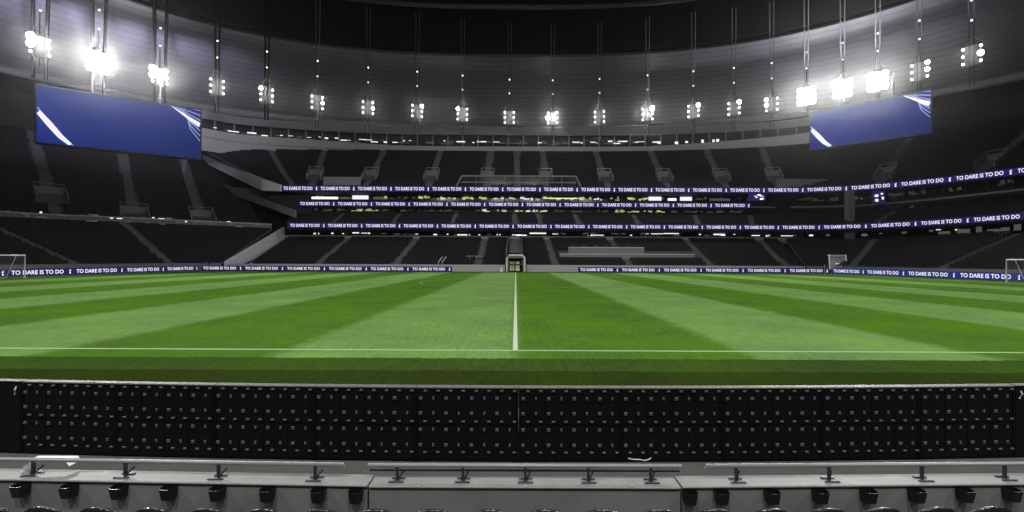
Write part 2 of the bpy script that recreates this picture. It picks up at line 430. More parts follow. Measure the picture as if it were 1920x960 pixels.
# ------------------------------------------------------------------ stands
NP = 64
def tier(parent, front, back, z0, z1, n, aisles=(), cut=(), seats=True, curve=0.0, aisle_w=1.3):
    """stepped terrace between two plan curves; aisles = list of curve positions 0..1; cut = (u, half width, f0, f1) holes for the entries"""
    F, B = smooth_line(front, NP), smooth_line(back, NP)
    rise = (z1 - z0) / n
    zf = lambda f: z0 + (z1 - z0) * ((1 - curve) * f + curve * f * f)
    t = MB()
    for r in range(n):
        a = F + (B - F) * (r / n); c = F + (B - F) * ((r + 1) / n); z = zf(r / n); zn = zf((r + 1) / n)
        o = len(t.v)
        for k in range(NP):
            t.v += [(a[k][0], a[k][1], z), (c[k][0], c[k][1], z), (c[k][0], c[k][1], zn)]
        for k in range(NP - 1):
            i, j = o + 3 * k, o + 3 * k + 3
            t.f += [(i, j, j + 1, i + 1), (i + 1, j + 1, j + 2, i + 2)]
    t.build("terrace", M_step, parent)
    if seats:
        V = []; Fc = []
        for r in range(n):
            f = (r + 0.55) / n; G = F + (B - F) * f; z = zf(r / n)
            seg = np.linalg.norm(np.diff(G, axis=0), axis=1); cum = np.concatenate([[0], np.cumsum(seg)])
            m = int(cum[-1] / 0.52); ss = (np.arange(m) + .5) * cum[-1] / m
            xs_ = np.interp(ss, cum, G[:, 0]); ys_ = np.interp(ss, cum, G[:, 1]); us = np.interp(ss, cum, np.linspace(0, 1, NP))
            keep = np.ones(m, bool)
            for ua in aisles:
                sa = np.interp(ua, np.linspace(0, 1, NP), cum); keep &= np.abs(ss - sa) > aisle_w / 2 + .2
            for (uc, hw_, f0, f1) in cut:
                if f0 <= f <= f1:
                    sa = np.interp(uc, np.linspace(0, 1, NP), cum); keep &= np.abs(ss - sa) > hw_
            dx = np.interp(ss, cum, np.gradient(G[:, 0])); dy = np.interp(ss, cum, np.gradient(G[:, 1])); L = np.hypot(dx, dy); dx /= L; dy /= L
            for i in np.nonzero(keep)[0]:
                x, y, tx, ty = xs_[i], ys_[i], dx[i], dy[i]; nx, ny = -ty, tx     # n points away from the pitch
                o = len(V)
                for (p, q, h) in ((-.23, .16, .38), (.23, .16, .38), (.23, .26, .80), (-.23, .26, .80), (-.22, .32, .80), (.22, .32, .80), (-.22, -.20, .42), (.22, -.20, .42), (-.22, -.20, .34), (.22, -.20, .34)):
                    V.append((x + tx * p + nx * q, y + ty * p + ny * q, z + h))
                Fc += [(o, o + 1, o + 2, o + 3), (o + 3, o + 2, o + 5, o + 4), (o + 6, o + 7, o + 1, o), (o + 8, o + 9, o + 7, o + 6)]
        me = bpy.data.meshes.new("seats"); me.from_pydata(V, [], Fc); me.materials.append(M_seat); me.update()
        tag(obj("seats", me, parent), kind="stuff")
    for ua in aisles:
        s = MB()
        k = ua * (NP - 1); i = min(int(k), NP - 2); w = k - i
        pf = F[i] * (1 - w) + F[i + 1] * w; pb = B[i] * (1 - w) + B[i + 1] * w
        d = pb - pf; d /= np.linalg.norm(d); e = np.array((d[1], -d[0])) * aisle_w / 2
        for r in range(n):
            skip = any(hw_ > .5 and abs(ua - uc) < 0.004 and f0 <= (r + .5) / n <= f1 for (uc, hw_, f0, f1) in cut)
            if skip:
                if s.v: s.build('stair_aisle', M_stair, parent); s = MB()
                continue
            for q in range(2):
                f0_, f1_ = (r + q / 2) / n, (r + (q + 1) / 2) / n
                a = pf + (pb - pf) * f0_; c = pf + (pb - pf) * f1_; z = zf(r / n) + (zf((r + 1) / n) - zf(r / n)) * (q / 2) + .05
                zz = zf(r / n) - .05
                s.add([(*(a - e), z), (*(a + e), z), (*(c + e), z), (*(c - e), z), (*(a - e), zz), (*(a + e), zz)], [(0, 1, 2, 3), (4, 5, 1, 0)])
        if s.v: s.build("stair_aisle", M_stair, parent)
    return F, B, zf

def u_px(front, px):
    F = smooth_line(front, 800); return int(np.argmin(np.abs(968 + FPX * F[:, 0] / F[:, 1] - px))) / 799
def u_of(front, x=None, y=None):
    F = smooth_line(front, 400); d = np.abs(F[:, 0] - x) if y is None else np.hypot(F[:, 0] - x, F[:, 1] - y)
    return int(np.argmin(d)) / 399
def entry(parent, F, B, zf, u, f0, f1, half, name="entry_stairwell", walls=M_conc_d):
    """vomitory cut in the tier: side walls, rear lintel, a dark doorway and a rail on top"""
    k = u * (NP - 1); i = min(int(k), NP - 2); w = k - i
    pf = F[i] * (1 - w) + F[i + 1] * w; pb = B[i] * (1 - w) + B[i + 1] * w
    d = pb - pf; d /= np.linalg.norm(d); e = np.array((d[1], -d[0]))
    a = pf + (pb - pf) * f0; c = pf + (pb - pf) * f1; za, zc = zf(f0), zf(f1)
    v = lambda p, z: (p[0], p[1], z)
    m = MB()
    for s in (-1, 1):
        p, q = a + e * s * half, c + e * s * half
        m.bar(v(p, za + .55), v(p + (q - p) * 1.0, zc + .45), .2, 1.3)
    m.bar(v(c - e * half, zc + .35), v(c + e * half, zc + .35), .2, 1.5)
    o = m.build(name, walls, parent)
    MB().quad(v(c - d * .16 - e * (half - .12), za - .6), v(c - d * .16 + e * (half - .12), za - .6), v(c - d * .16 + e * (half - .12), zc - .3), v(c - d * .16 - e * (half - .12), zc - .3)).build("doorway", M_blackp, o)
    r = MB()
    pts = [a - e * half, c - e * half, c + e * half, a + e * half]; zs = [za + 1.75, zc + 1.75, zc + 1.75, za + 1.75]
    r.tube([v(p, z) for p, z in zip(pts, zs)], .05, 6)
    for p, z in zip(pts, zs): r.tube([v(p, z), v(p, z - .8)], .04, 6)
    r.build("handrail", M_steel, o)

def wall_strip(name, m, parent, pts, z0, z1, th=0.25, side=1, lean=0.0):
    """a wall along a plan curve: pts (n,2); thickness to the rear"""
    P = np.asarray(pts); T = np.gradient(P, axis=0); T /= np.linalg.norm(T, axis=1)[:, None]
    N = np.stack([-T[:, 1], T[:, 0]], 1) * side
    b = MB(); n = len(P)
    z0 = np.broadcast_to(z0, n); z1 = np.broadcast_to(z1, n)
    for k in range(n):
        b.v += [(*P[k], z0[k]), (*(P[k] + N[k] * lean), z1[k]), (*(P[k] + N[k] * (th + lean)), z1[k]), (*(P[k] + N[k] * th), z0[k])]
    for k in range(n - 1):
        i, j = 4 * k, 4 * k + 4
        b.f += [(i, j, j + 1, i + 1), (i + 1, j + 1, j + 2, i + 2), (i + 2, j + 2, j + 3, i + 3), (i + 3, j + 3, j, i)]
    b.f += [(0, 1, 2, 3), (4 * n - 1, 4 * n - 2, 4 * n - 3, 4 * n - 4)]
    return b.build(name, m, parent)

def on(P, s):
    P = np.asarray(P); seg = np.linalg.norm(np.diff(P, axis=0), axis=1); cum = np.concatenate([[0], np.cumsum(seg)])
    x = np.interp(s, cum, P[:, 0]); y = np.interp(s, cum, P[:, 1])
    x2 = np.interp(s + .1, cum, P[:, 0]); y2 = np.interp(s + .1, cum, P[:, 1])
    return np.array((x, y)), math.atan2(y2 - y, x2 - x) if (x2, y2) != (x, y) else 0.0, cum[-1]

rnd = random.Random(11)
STRIP = {}
def strip_lights(parent, P, z, n, mats, lo=0.5, hi=3.0, zj=0.25, name="strip_light", s0=0.0, s1=1.0, dens=None, hh=(0.12, 0.3)):
    Lt = on(P, 0)[2]
    for k in range(n):
        s = (s0 + (s1 - s0) * (k + rnd.random()) / n) * Lt
        c, rz, _ = on(P, min(s, Lt - .2)); w = lo + (hi - lo) * rnd.random() ** 2
        h = rnd.uniform(*hh); m = rnd.choice(mats)
        me = MB().box(-w / 2, w / 2, -.06, .06, -h / 2, h / 2).mesh(name, m)
        o = obj(name, me, parent, (c[0], c[1], z + rnd.uniform(-zj, zj))); o.rotation_euler.z = rz

# ---- far stand
far = thing("main_stand", "far grandstand of dark seats in stacked tiers with the players' tunnel at its middle", "grandstand", (0, 0, 0))
LF = [(-49.6, 86.3), (-20, 86.3), (20, 86.3), (54.0, 86.3)]
LB = [(-52.3, 106), (-20, 106), (20, 106), (60, 106)]
low_ais = [u_of(LF, x) for x in (-37, -22.6, -7.0, 7.6, 21.5, 36.4, 50.5)]
cuts = [(u_of(LF, 0), 1.9, 0, 1), (u_of(LF, 22.7), 14.4, .2, .5)]
F, B, zf = tier(far, LF, LB, 1.15, 6.9, 20, low_ais, cuts)
wall_strip("front_wall", M_front, far, [(-54.0, 86.2), (-2.0, 86.2)], -.2, 1.25, .2)
wall_strip("front_wall", M_front, far, [(2.0, 86.2), (54.0, 86.2)], -.2, 1.25, .2)
# stair over the tunnel
s = MB()
for r in range(20):
    y = 88.5 + r * 17.5 / 20; z = 3.9 + r * 3.0 / 20
    s.box(-1.3, 1.3, y, y + .9, z - .4, z)
s.build("tunnel_stair", M_stair, far)
wall_strip("tunnel_side_wall", M_step, far, [(-1.6, 86.5), (-1.6, 106)], [1.2, 6.9], [4.0, 7.7], .3)
wall_strip("tunnel_side_wall", M_step, far, [(1.3, 86.5), (1.3, 106)], [1.2, 6.9], [4.0, 7.7], .3)
# concourse slot behind the lower tier
wall_strip("concourse_rail_wall", M_conc, far, [(-53.3, 106.2), (0, 106.2), (70, 106.2)], 6.7, 7.65, .2)
wall_strip("concourse_back_wall", M_dark, far, [(-52, 111), (0, 111), (72, 111)], 6.0, 9.4, .3)
MB().box(-52, 72, 106.5, 111, 6.2, 6.6).build("concourse_floor", M_conc_d, far)
cp = [(-48, 108.3), (0, 108.3), (70, 108.3)]
strip_lights(far, cp, 8.15, 44, [M_lampw, M_lampg, M_lampg, M_lampw], .4, 3.2, .22, hh=(.12, .32))
strip_lights(far, [(3, 107.4), (40, 107.4)], 8.4, 8, [M_lampw, M_lampg], 1.5, 5.5, .1, hh=(.15, .3))
for x in range(-46, 70, 7):
    MB().box(x - .2, x + .2, 106.6, 107.0, 6.6, 9.2).build("column", M_conc_d, far)
# second tier
T2F = [(-50.5, 101.2), (-20, 101.2), (20, 101.2), (60, 101.2)]
T2B = [(-50.5, 108.5), (-20, 108.5), (20, 108.5), (64, 108.5)]
ais2 = [u_of(T2F, x) for x in (-40, -27, -14, -0.2, 5.5, 14, 27, 40, 52)]
F2, B2, zf2 = tier(far, T2F, T2B, 10.0, 13.0, 9, ais2, aisle_w=1.0)
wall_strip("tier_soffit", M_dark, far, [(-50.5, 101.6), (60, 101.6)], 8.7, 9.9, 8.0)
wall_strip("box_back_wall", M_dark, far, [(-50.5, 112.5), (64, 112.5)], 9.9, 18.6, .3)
# lower row of box windows, behind the second tier
def windows(parent, P, z0, z1, w, lit, glass=True):
    Lt = on(P, 0)[2]; n = int(Lt / w)
    fm = MB(); t = .09
    fm.box(-w / 2, w / 2, -.05, .05, -(z1 - z0) / 2, -(z1 - z0) / 2 + t); fm.box(-w / 2, w / 2, -.05, .05, (z1 - z0) / 2 - t, (z1 - z0) / 2)
    fm.box(-w / 2, -w / 2 + t, -.047, .047, -(z1 - z0) / 2 + t, (z1 - z0) / 2 - t); fm.box(w / 2 - t, w / 2, -.047, .047, -(z1 - z0) / 2 + t, (z1 - z0) / 2 - t)
    fm = fm.mesh("box_window", M_dsteel)
    gm = MB().box(-w / 2 + t, w / 2 - t, -.01, .01, -(z1 - z0) / 2 + t, (z1 - z0) / 2 - t).mesh("pane", M_glass)
    for k in range(n):
        c, rz, _ = on(P, (k + .5) * Lt / n)
        o = obj("box_window", fm, parent, (c[0], c[1], (z0 + z1) / 2)); o.rotation_euler.z = rz
        obj("pane", gm, o)
        m = lit(c[0], k)
        if m:
            h = (z1 - z0)
            me = MB()
            for q in range(rnd.randint(3, 7)):
                a = rnd.uniform(-w / 2 + .1, w / 2 - .6); ww = rnd.uniform(.25, 1.1); b0 = rnd.uniform(-.1, .15) * h
                me.box(a, min(a + ww, w / 2 - .1), 1.2, 1.3, b0, b0 + rnd.uniform(.12, .3) * h)
            obj("room_lamp", me.mesh("room_lamp", m), o)
def lit_low(x, k):
    if -8 < x < 9: return M_lampw if rnd.random() < .6 else M_lampy
    if -40 < x < -32 or 24 < x < 36: return M_lampy if rnd.random() < .7 else M_lampw
    return M_lampd if rnd.random() < .55 else (M_lampg if rnd.random() < .4 else None)
windows(far, [(-50, 108.9), (54, 108.9)], 12.95, 14.35, 3.4, lit_low)
T3 = [(-50, 106.2), (54.5, 106.2)]
MB().box(-50, 60, 106.4, 109.4, 14.4, 14.7).build("box_balcony_floor", M_conc_d, far)
MB().box(-50, 60, 107.0, 109.0, 15.55, 15.6).build("balcony_ledge", M_dark, far)
def lit_mid(x, k):
    if -26 < x < 28: return M_lampy if rnd.random() < .7 else (M_lampw if rnd.random() < .5 else M_lampd)
    return (M_lampy if rnd.random() < .3 else M_lampd) if rnd.random() < .7 else M_lampg
windows(far, [(-48, 109.2), (60, 109.2)], 15.7, 17.55, 3.4, lit_mid)
# lit panels hanging in the boxes
for (x0, x1, m) in ((582, 634, M_lampw), (640, 655, M_lampg), (661, 691, M_text), (700, 722, M_lampg), (1019, 1084, M_lampy), (1216, 1240, M_text), (1252, 1268, M_lampw), (1275, 1297, M_text), (1330, 1368, M_lampg)):
    a, c = at(x0, 366, 108.9), at(x1, 366, 108.9)
    MB().box(a.x, c.x, 108.75, 108.85, 16.3 if m is not M_lampy else 16.62, 17.2 if m is M_text else 16.85).build("lit_panel", m, far)
# upper tier
U = [(-53, 104.6), (-47.5, 104.6), (-30, 104.6), (0, 104.6), (30, 104.6), (58, 104.6), (70, 103.2)]
UB = [(-84, 119.5), (-54, 125), (-31.5, 127), (0, 127.5), (31.5, 127), (63, 122.5), (82, 114)]
upx = (-50.6, -46.5, -34.5, -20.2, -6.6, 0, 6.9, 20.9, 34.8, 48.0, 59.5)
ais3 = [u_of(U, x) for x in upx]
ent = [(u, 1.75, .16, .36) for u, x in zip(ais3, upx) if x not in (0, -50.6)]
F3, B3, zf3 = tier(far, U, UB, 18.3, 32.0, 30, ais3, ent, curve=.12)
for e in ent: entry(far, F3, B3, zf3, e[0], e[2] + .01, e[3], 1.55)
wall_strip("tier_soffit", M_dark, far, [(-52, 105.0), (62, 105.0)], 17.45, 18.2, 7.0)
# viewing box on the front of the upper tier, blank panels beside the outer entries
vb = MB()
a, c = at(855, 350, 105.2), at(1089, 350, 105.2); a2, c2 = at(866, 331, 106), at(1080, 331, 106)
y_, zt, zb = 105.9, 21.4, 19.0
vb.bar((a2.x, y_, zt), (c2.x, y_, zt), .3); vb.bar((a2.x, y_ + .2, zt - 1.4), (c2.x, y_ + .2, zt - 1.4), .22)
vb.bar((a2.x, y_, zt), (a.x, y_ - .6, zb - .2), .3); vb.bar((c2.x, y_, zt), (c.x, y_ - .6, zb - .2), .3)
for k in range(1, 8):
    x = a2.x + (c2.x - a2.x) * k / 8; vb.bar((x, y_ + .1, zt), (x, y_ + .1, zb), .1)
o = vb.build("viewing_box", M_fasc, far)
MB().quad((a2.x, y_ + .15, zb), (c2.x, y_ + .15, zb), (c2.x, y_ + .15, zt), (a2.x, y_ + .15, zt)).build("pane", M_glass, o)
for (x0, x1) in ((606, 676), (1456, 1553)):
    a, c = at(x0, 338, 105.0), at(x1, 338, 105.0)
    wall_strip("blank_panel", M_fasc, far, [(a.x, 105.0), (c.x, 105.0)], 19.0, 20.9, .25)
# gallery on top of the upper tier
GF = smooth_line([(-78, 112.8), (-68, 120.6), (-38, 126.9), (0, 127.9), (38, 126.9), (66, 121.8), (84, 113.5)], 60)
sag = np.array([max(0, -x - 27) / 30 for x in GF[:, 0]]); sag = np.clip(sag, 0, 1); sag = sag * sag * (3 - 2 * sag)
sag2 = np.array([max(0, x - 36) / 40 for x in GF[:, 0]]); sag2 = np.clip(sag2, 0, 1)
wall_strip("gallery_front", M_front, far, GF, 32.4 - 3.6 * sag, 33.6 + .7 * sag + 1.6 * sag2, .3)
GB = smooth_line([(-84, 117), (-71, 125), (-40, 132), (0, 133), (40, 132), (69, 126), (88, 117)], 60)
wall_strip("gallery_back_wall", M_dark, far, GB, 32.0, 38.5, .3)
GM = smooth_line([(-80, 114), (-69, 121.8), (-38, 128.6), (0, 129.6), (38, 128.6), (67, 123), (85, 114.5)], 60)
wall_strip("gallery_top_beam", M_fasc, far, GM, 37.3, 39.3, .5)
wall_strip("gallery_floor", M_conc_d, far, GF, 32.1, 32.3, 5.0)
strip_lights(far, GM, 35.2, 48, [M_lampw, M_lampg, M_lampw], .4, 2.6, .35, s0=.02, s1=.72, hh=(.1, .35))
strip_lights(far, GM, 35.0, 26, [M_lampg], 1.2, 4.0, .5, s0=.02, s1=.7, hh=(.15, .3))
strip_lights(far, GM, 34.9, 7, [M_lampw], .5, .9, .2, s0=.72, s1=.82, hh=(.4, .9))
for k in range(1, 40):
    c, rz, _ = on(GM, k / 40 * on(GM, 0)[2]); MB().box(c[0] - .15, c[0] + .15, c[1] + .5, c[1] + .8, 32.3, 37.4).build("gallery_post", M_fasc, far)
# raking end walls towards the single tier end
def rake(name, a, b, hgt, th, m=M_wallp, parent=far):
    a, b = Vector(a), Vector(b); d = Vector((b.x - a.x, b.y - a.y, 0)).normalized(); nrm = Vector((-d.y, d.x, 0)) * th
    return MB().add([a, b, b + Vector((0, 0, hgt[1])), a + Vector((0, 0, hgt[0])), a + nrm, b + nrm, b + nrm + Vector((0, 0, hgt[1])), a + nrm + Vector((0, 0, hgt[0]))],
             [(0, 1, 2, 3), (7, 6, 5, 4), (3, 2, 6, 7), (0, 4, 5, 1), (0, 3, 7, 4), (1, 5, 6, 2)]).build(name, m, parent)
a = at(528, 359, 104.3); m_ = at(495, 358, 105.5); c = at(383, 304, 126)
rake("end_wall", m_, c, (2.7, 2.0), .5)
wall_strip("end_back_wall", M_dark, far, [(-50, 109), (-88, 130)], 6, [17.5, 28], .3)
rake("end_wall", a, m_, (1.5, 2.7), .5)
rake("end_beam", at(556, 408, 103.5), at(388, 345, 122), (1.6, 1.6), .5, M_fasc)
MB().add([at(400, 352, 119), at(480, 352, 113), at(540, 390, 108), at(500, 388, 108)], [(0, 1, 2, 3)]).build("end_panel", M_fasc, far)
MB().add([at(500, 366, 107), at(584, 366, 107), at(584, 404, 107), at(540, 404, 107)], [(0, 1, 2, 3)]).build("end_panel", M_dark, far)
# diagonal wall between the lower tiers
wall_strip("dividing_wall", M_wallp, far, [(-54.3, 86.0), (-53.0, 105.0)], [.0, 4.6], [1.6, 9.4], .4, -1)
rake("stair_wall", at(470, 499, 87), at(527, 472, 99), (.5, .5), .25, M_wallp)
# corner column
MB().box(72.0, 73.3, 99.8, 101.2, 6, 17.5).build("corner_column", M_conc_d, far)

# ---- players' tunnel mouth
tn = thing("players_tunnel", "white framed tunnel mouth at the end of the halfway line", "tunnel", (0, 84.6, 0))
f = MB(); f.tube([(-1.62, 0, 0), (-1.62, 0, 2.55), (-1.25, 0, 3.0), (1.25, 0, 3.0), (1.62, 0, 2.55), (1.62, 0, 0)], .17, 8); f.build("arch_frame", M_white, tn)
MB().box(-1.45, 1.45, .15, 4.0, 2.55, 2.75).build("canopy", M_fasc, tn)
MB().box(-1.3, 1.3, 3.6, 3.7, 0, 2.4).build("back_wall", M_dark, tn)
for (x0, x1) in ((-1.1, -.75), (-.6, -.28), (.0, .75)):
    MB().box(x0, x1, 3.4, 3.5, .1, 1.85).build("lit_panel", M_tunnel, tn)
for s_ in (-1, 1): MB().box(s_ * 1.36 - .04, s_ * 1.36 + .04, .1, 3.4, 0, 2.5).build("side_wall", M_fasc, tn)
sg = thing("sign_stand", "small pale stand on the grass left of the tunnel mouth", "sign", (-2.6, 84.2, 0))
MB().add([(-.3, 0, 0), (.3, 0, 0), (.22, .2, .75), (-.22, .2, .75), (-.3, .4, 0), (.3, .4, 0)], [(0, 1, 2, 3), (4, 5, 1, 0), (5, 4, 3, 2), (0, 3, 4), (1, 5, 2)]).build("sign_board", M_wallp, sg)

# press desks in the lower tier, right of the tunnel
def press(label, x0, x1, yd, z, h, n, mon):
    a, c = at(x0, 470, yd).x, at(x1, 470, yd).x
    p = thing("press_desk", label, "desk", ((a + c) / 2, yd, z), 0, "desks in the lower tier"); hw_ = (c - a) / 2
    MB().bbox(-hw_, hw_, 0, .6, h - .12, h, .02).build("desk_top", M_wallp, p)
    MB().box(-hw_, hw_, .1, .16, 0, h - .13).build("desk_front", M_fasc, p)
    for k in range(n):
        x = -hw_ + (k + .5) * 2 * hw_ / n
        if mon: MB().box(x - .45, x + .45, .3, .36, h + .05, h + .5).build("monitor", M_blackp, p)
    for k in range(n + 1):
        x = -hw_ + k * 2 * hw_ / n
        MB().box(x - .05, x + .05, .18, .5, 0, h - .13).build("desk_leg", M_fasc, p)
press("long pale desk across the lower tier, nearer one right of the tunnel", 1050, 1303, 91.0, 2.5, 0.97, 12, False)
press("desk with a row of dark monitors, higher one right of the tunnel", 1066, 1208, 94.5, 3.5, 1.35, 7, True)
# barrier table left of the tunnel
tb = thing("barrier_table", "small pale table standing in the lower tier left of the tunnel", "table", (-7.9, 89.0, 1.9))
MB().bbox(-1.6, 1.6, -.3, .3, .85, 1.05, .03).build("table_top", M_fasc, tb)
for x in (-.9, .3): MB().box(x - .08, x + .08, -.1, .1, 0, .85).build("leg", M_fasc, tb)
rl = thing("handrail", "pair of pale slanting stair rails in front of the lower tier", "handrail", (-14.4, 86.0, 1.2))
for dx in (0, .7): MB().tube([(dx, 0, 0), (dx, 0, .5), (dx + .55, 1.2, 1.5)], .07, 6).build("rail", M_wallp, rl)

# ---- stand at the right end
right = thing("end_stand", "grandstand behind the right goal with curving lit ribbons", "grandstand", (0, 0, 0))
RF = [(54.2, 86.3), (58.5, 82), (60.5, 68), (61, 48), (61, 30)]
RB = [(62, 106), (75, 99), (82, 78), (84, 54), (84, 30)]
F, B, zf = tier(right, RF, RB, 1.15, 6.9, 18, [u_of(RF, 59.0, 81), u_of(RF, 60.5, 66), u_of(RF, 61, 50)])
wall_strip("front_wall", M_conc_d, right, smooth_line([(54.2, 86.1), (58.3, 81.8), (60.3, 68), (60.8, 48), (60.8, 30)], 30), -.2, 1.25, .2, 1)
R1 = [(60, 101.2), (72, 98.3), (79, 84), (82, 66), (84, 48), (84, 30)]
R1B = [(65, 108.5), (79, 103.5), (87, 86), (90, 67), (91, 48), (91, 30)]
tier(right, R1, R1B, 10.0, 13.0, 9, [u_of(R1, 74, 95), u_of(R1, 81, 74)], aisle_w=1.0)
r1b = smooth_line(R1B, 40); r1 = smooth_line(R1, 40)
wall_strip("concourse_back_wall", M_dark, right, r1b + (1.5, 0), 5.5, 9.3, .3)
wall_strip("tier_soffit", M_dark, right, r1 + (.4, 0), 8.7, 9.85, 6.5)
wall_strip("box_back_wall", M_dark, right, r1b + (4.0, 2), 9.9, 19, .3)
strip_lights(right, r1 + (4, 0), 8.1, 26, [M_lampw, M_lampg, M_lampd, M_lampg], .4, 2.4, .4, hh=(.12, .5))
strip_lights(right, r1 + (3, 0), 7.7, 10, [M_lampg], .8, 2.0, .3, s0=.3, s1=.55, hh=(.6, 1.2))
windows(right, r1b + (.6, .5), 13.0, 14.4, 3.4, lambda x, k: M_lampg if rnd.random() < .3 else None)
windows(right, r1b + (1.2, .8), 15.5, 17.6, 3.4, lambda x, k: (M_lampw if rnd.random() < .12 else M_lampg) if rnd.random() < .4 else (M_lampd if rnd.random() < .5 else None))
wall_strip("box_ledge", M_fasc, right, r1b + (-.5, -.3), 14.6, 15.0, .4)
RU = [(66.3, 104.0), (75.7, 100.1), (83.0, 93.4), (89.6, 80.1), (92.1, 66.2), (93.1, 48), (93.1, 30)]
RUB = [(81, 114.5), (92, 112), (104, 101), (112, 86), (117, 66), (119, 48), (119, 30)]
aR = [u_of(RU, 77.5, 98.8), u_of(RU, 86.5, 87), u_of(RU, 91, 74)]
eR = [(u, 1.75, .10, .28) for u in aR]
Fr, Br, zr = tier(right, RU, RUB, 18.3, 33.0, 30, aR, eR, curve=.12)
for e in eR: entry(right, Fr, Br, zr, e[0], e[2] + .01, e[3], 1.55)
ru = smooth_line(RU, 40)
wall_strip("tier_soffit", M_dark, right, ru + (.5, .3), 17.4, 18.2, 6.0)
wall_strip("rear_wall", M_dark, right, smooth_line(RUB, 40), 30, 38, .4)
# ramp with pale sides in the corner, small screens hanging under the ribbon
rp = thing("corner_ramp", "pale sided stair ramp in the far right corner of the stands", "ramp", (56.3, 83.0, .35))
for dx in (0, 3.1): MB().add([(dx, 0, .1), (dx + .25, 0, .1), (dx + 1.9, 2.6, 2.7), (dx + 1.65, 2.6, 2.7), (dx, 0, .55), (dx + .25, 0, .55), (dx + 1.9, 2.6, 3.1), (dx + 1.65, 2.6, 3.1)],
    [(0, 1, 5, 4), (1, 2, 6, 5), (2, 3, 7, 6), (3, 0, 4, 7), (4, 5, 6, 7)]).build("side_wall", M_wallp, rp)
for k in range(8): MB().box(.3 + k * .2, 3.1 + k * .2, .3 * k + .1, .3 * k + .42, .1, .35 * k + .15).build("step", M_conc_d, rp)
MB().add([(.25, 0, .35), (3.1, 0, .35), (4.75, 2.6, 2.85), (1.9, 2.6, 2.85), (.25, 0, .25), (3.1, 0, .25), (4.75, 2.6, 2.75), (1.9, 2.6, 2.75)], [(0, 1, 2, 3), (7, 6, 5, 4), (0, 4, 5, 1), (3, 2, 6, 7)]).build("ramp_slab", M_fasc, rp)
MB().bar((1.65, 2.7, 2.9), (4.9, 2.7, 2.9), .25).build("top_beam", M_wallp, rp)
MB().box(2.0, 3.0, 1.0, 1.1, .6, 1.5).build("lit_sign", M_lampw, rp)
for (x0, x1, y0_, y1_, Y, lab) in ((1404, 1436, 363, 377, 104.5, "small screen with pale emblem under the top ribbon, left of the corner column"), (1637, 1660, 358, 381, 99.5, "small screen with pale emblem under the top ribbon, right of the corner column")):
    a, c = at(x0, y1_, Y), at(x1, y0_, Y)
    sc = thing("small_screen", lab, "screen", ((a.x + c.x) / 2, Y, a.z), 0, "small screens under the ribbon")
    w, h = c.x - a.x, c.z - a.z
    MB().bbox(-w / 2, w / 2, 0, .25, 0, h, .03).build("display", M_led, sc)
    MB().bar((0, .1, h), (0, .1, h + 1.2), .15).build("hanger", M_dsteel, sc)
    g = MB(); rr = random.Random(x0)
    for q in range(7):
        u, v = rr.uniform(-.42, .3) * w, rr.uniform(.1, .75) * h; g.box(u, u + rr.uniform(.1, .3) * w, -.03, -.02, v, v + rr.uniform(.08, .25) * h)
    g.build("picture", M_lampw, sc)

# ---- single tier end on the left
left = thing("end_stand", "grandstand behind the left goal with one steep upper bank and a pale balcony line", "grandstand", (0, 0, 0))
KF = [(-61, 30), (-61, 48), (-60.5, 66), (-58.6, 79), (-54.6, 85.6)]
KB = [(-90, 34), (-90, 55), (-86.5, 76.5), (-73.5, 88.5), (-54.5, 103)]
F, B, zf = tier(left, KF, KB, 1.15, 8.6, 24, [u_of(KF, -58.7, 78.5), u_of(KF, -60.6, 64), u_of(KF, -61, 50)])
wall_strip("front_wall", M_conc_d, left, smooth_line(KF, 30), -.2, 1.35, .2, -1)
kb = smooth_line(KB, 50)
wall_strip("balcony_wall", M_conc_d, left, kb, 8.3, 9.75, .25, 1)
wall_strip("balcony_coping", M_front, left, kb - (-.08, .08), 9.76, 9.98, .35, 1)
r = MB(); r.tube([(p[0] - .3, p[1] + .2, 10.35) for p in kb], .05, 6); r.build("balcony_rail", M_dsteel, left)
strip_lights(left, kb + (-.12, -.12), 9.9, 40, [M_lampg, M_lampg, M_lampw], .3, 1.2, .25, s0=.3, s1=.98, hh=(.12, .3))
strip_lights(left, kb + (.06, -.1), 9.2, 26, [M_lampg], .4, 1.6, .3, s0=.2, s1=.98, hh=(.1, .25))
k2 = [(p[0] - 3.0, p[1] + 2.2) for p in KB]
KUB = [(-124, 34), (-124, 60), (-117, 93), (-100, 114), (-82, 131)]
aK = [u_px(k2, 385), u_px(k2, 255), u_px(k2, 110)]
eK = [(aK[0], 2.4, .0, .14), (aK[1], 2.4, .0, .14), (aK[2], 2.4, .16, .30)]
Fk, Bk, zk = tier(left, k2, KUB, 9.0, 31.0, 42, aK, eK, curve=.12, aisle_w=1.6)
for e in eK: entry(left, Fk, Bk, zk, e[0], e[2] + .02, e[3], 2.2)
wall_strip("balcony_floor", M_conc_d, left, kb, 8.7, 8.95, 4.0, 1)
wall_strip("rear_wall", M_dark, left, smooth_line(KUB, 40), 28, 39, .4, 1)
for (px, y0_, y1_) in ((250, 292, 320), (345, 296, 330)):
    p = at(px, y1_, 116); q = at(px, y0_, 116); MB().box(p.x - .4, p.x + .4, 116, 116.6, p.z - 6, q.z + 6).build("column", M_fasc, left)

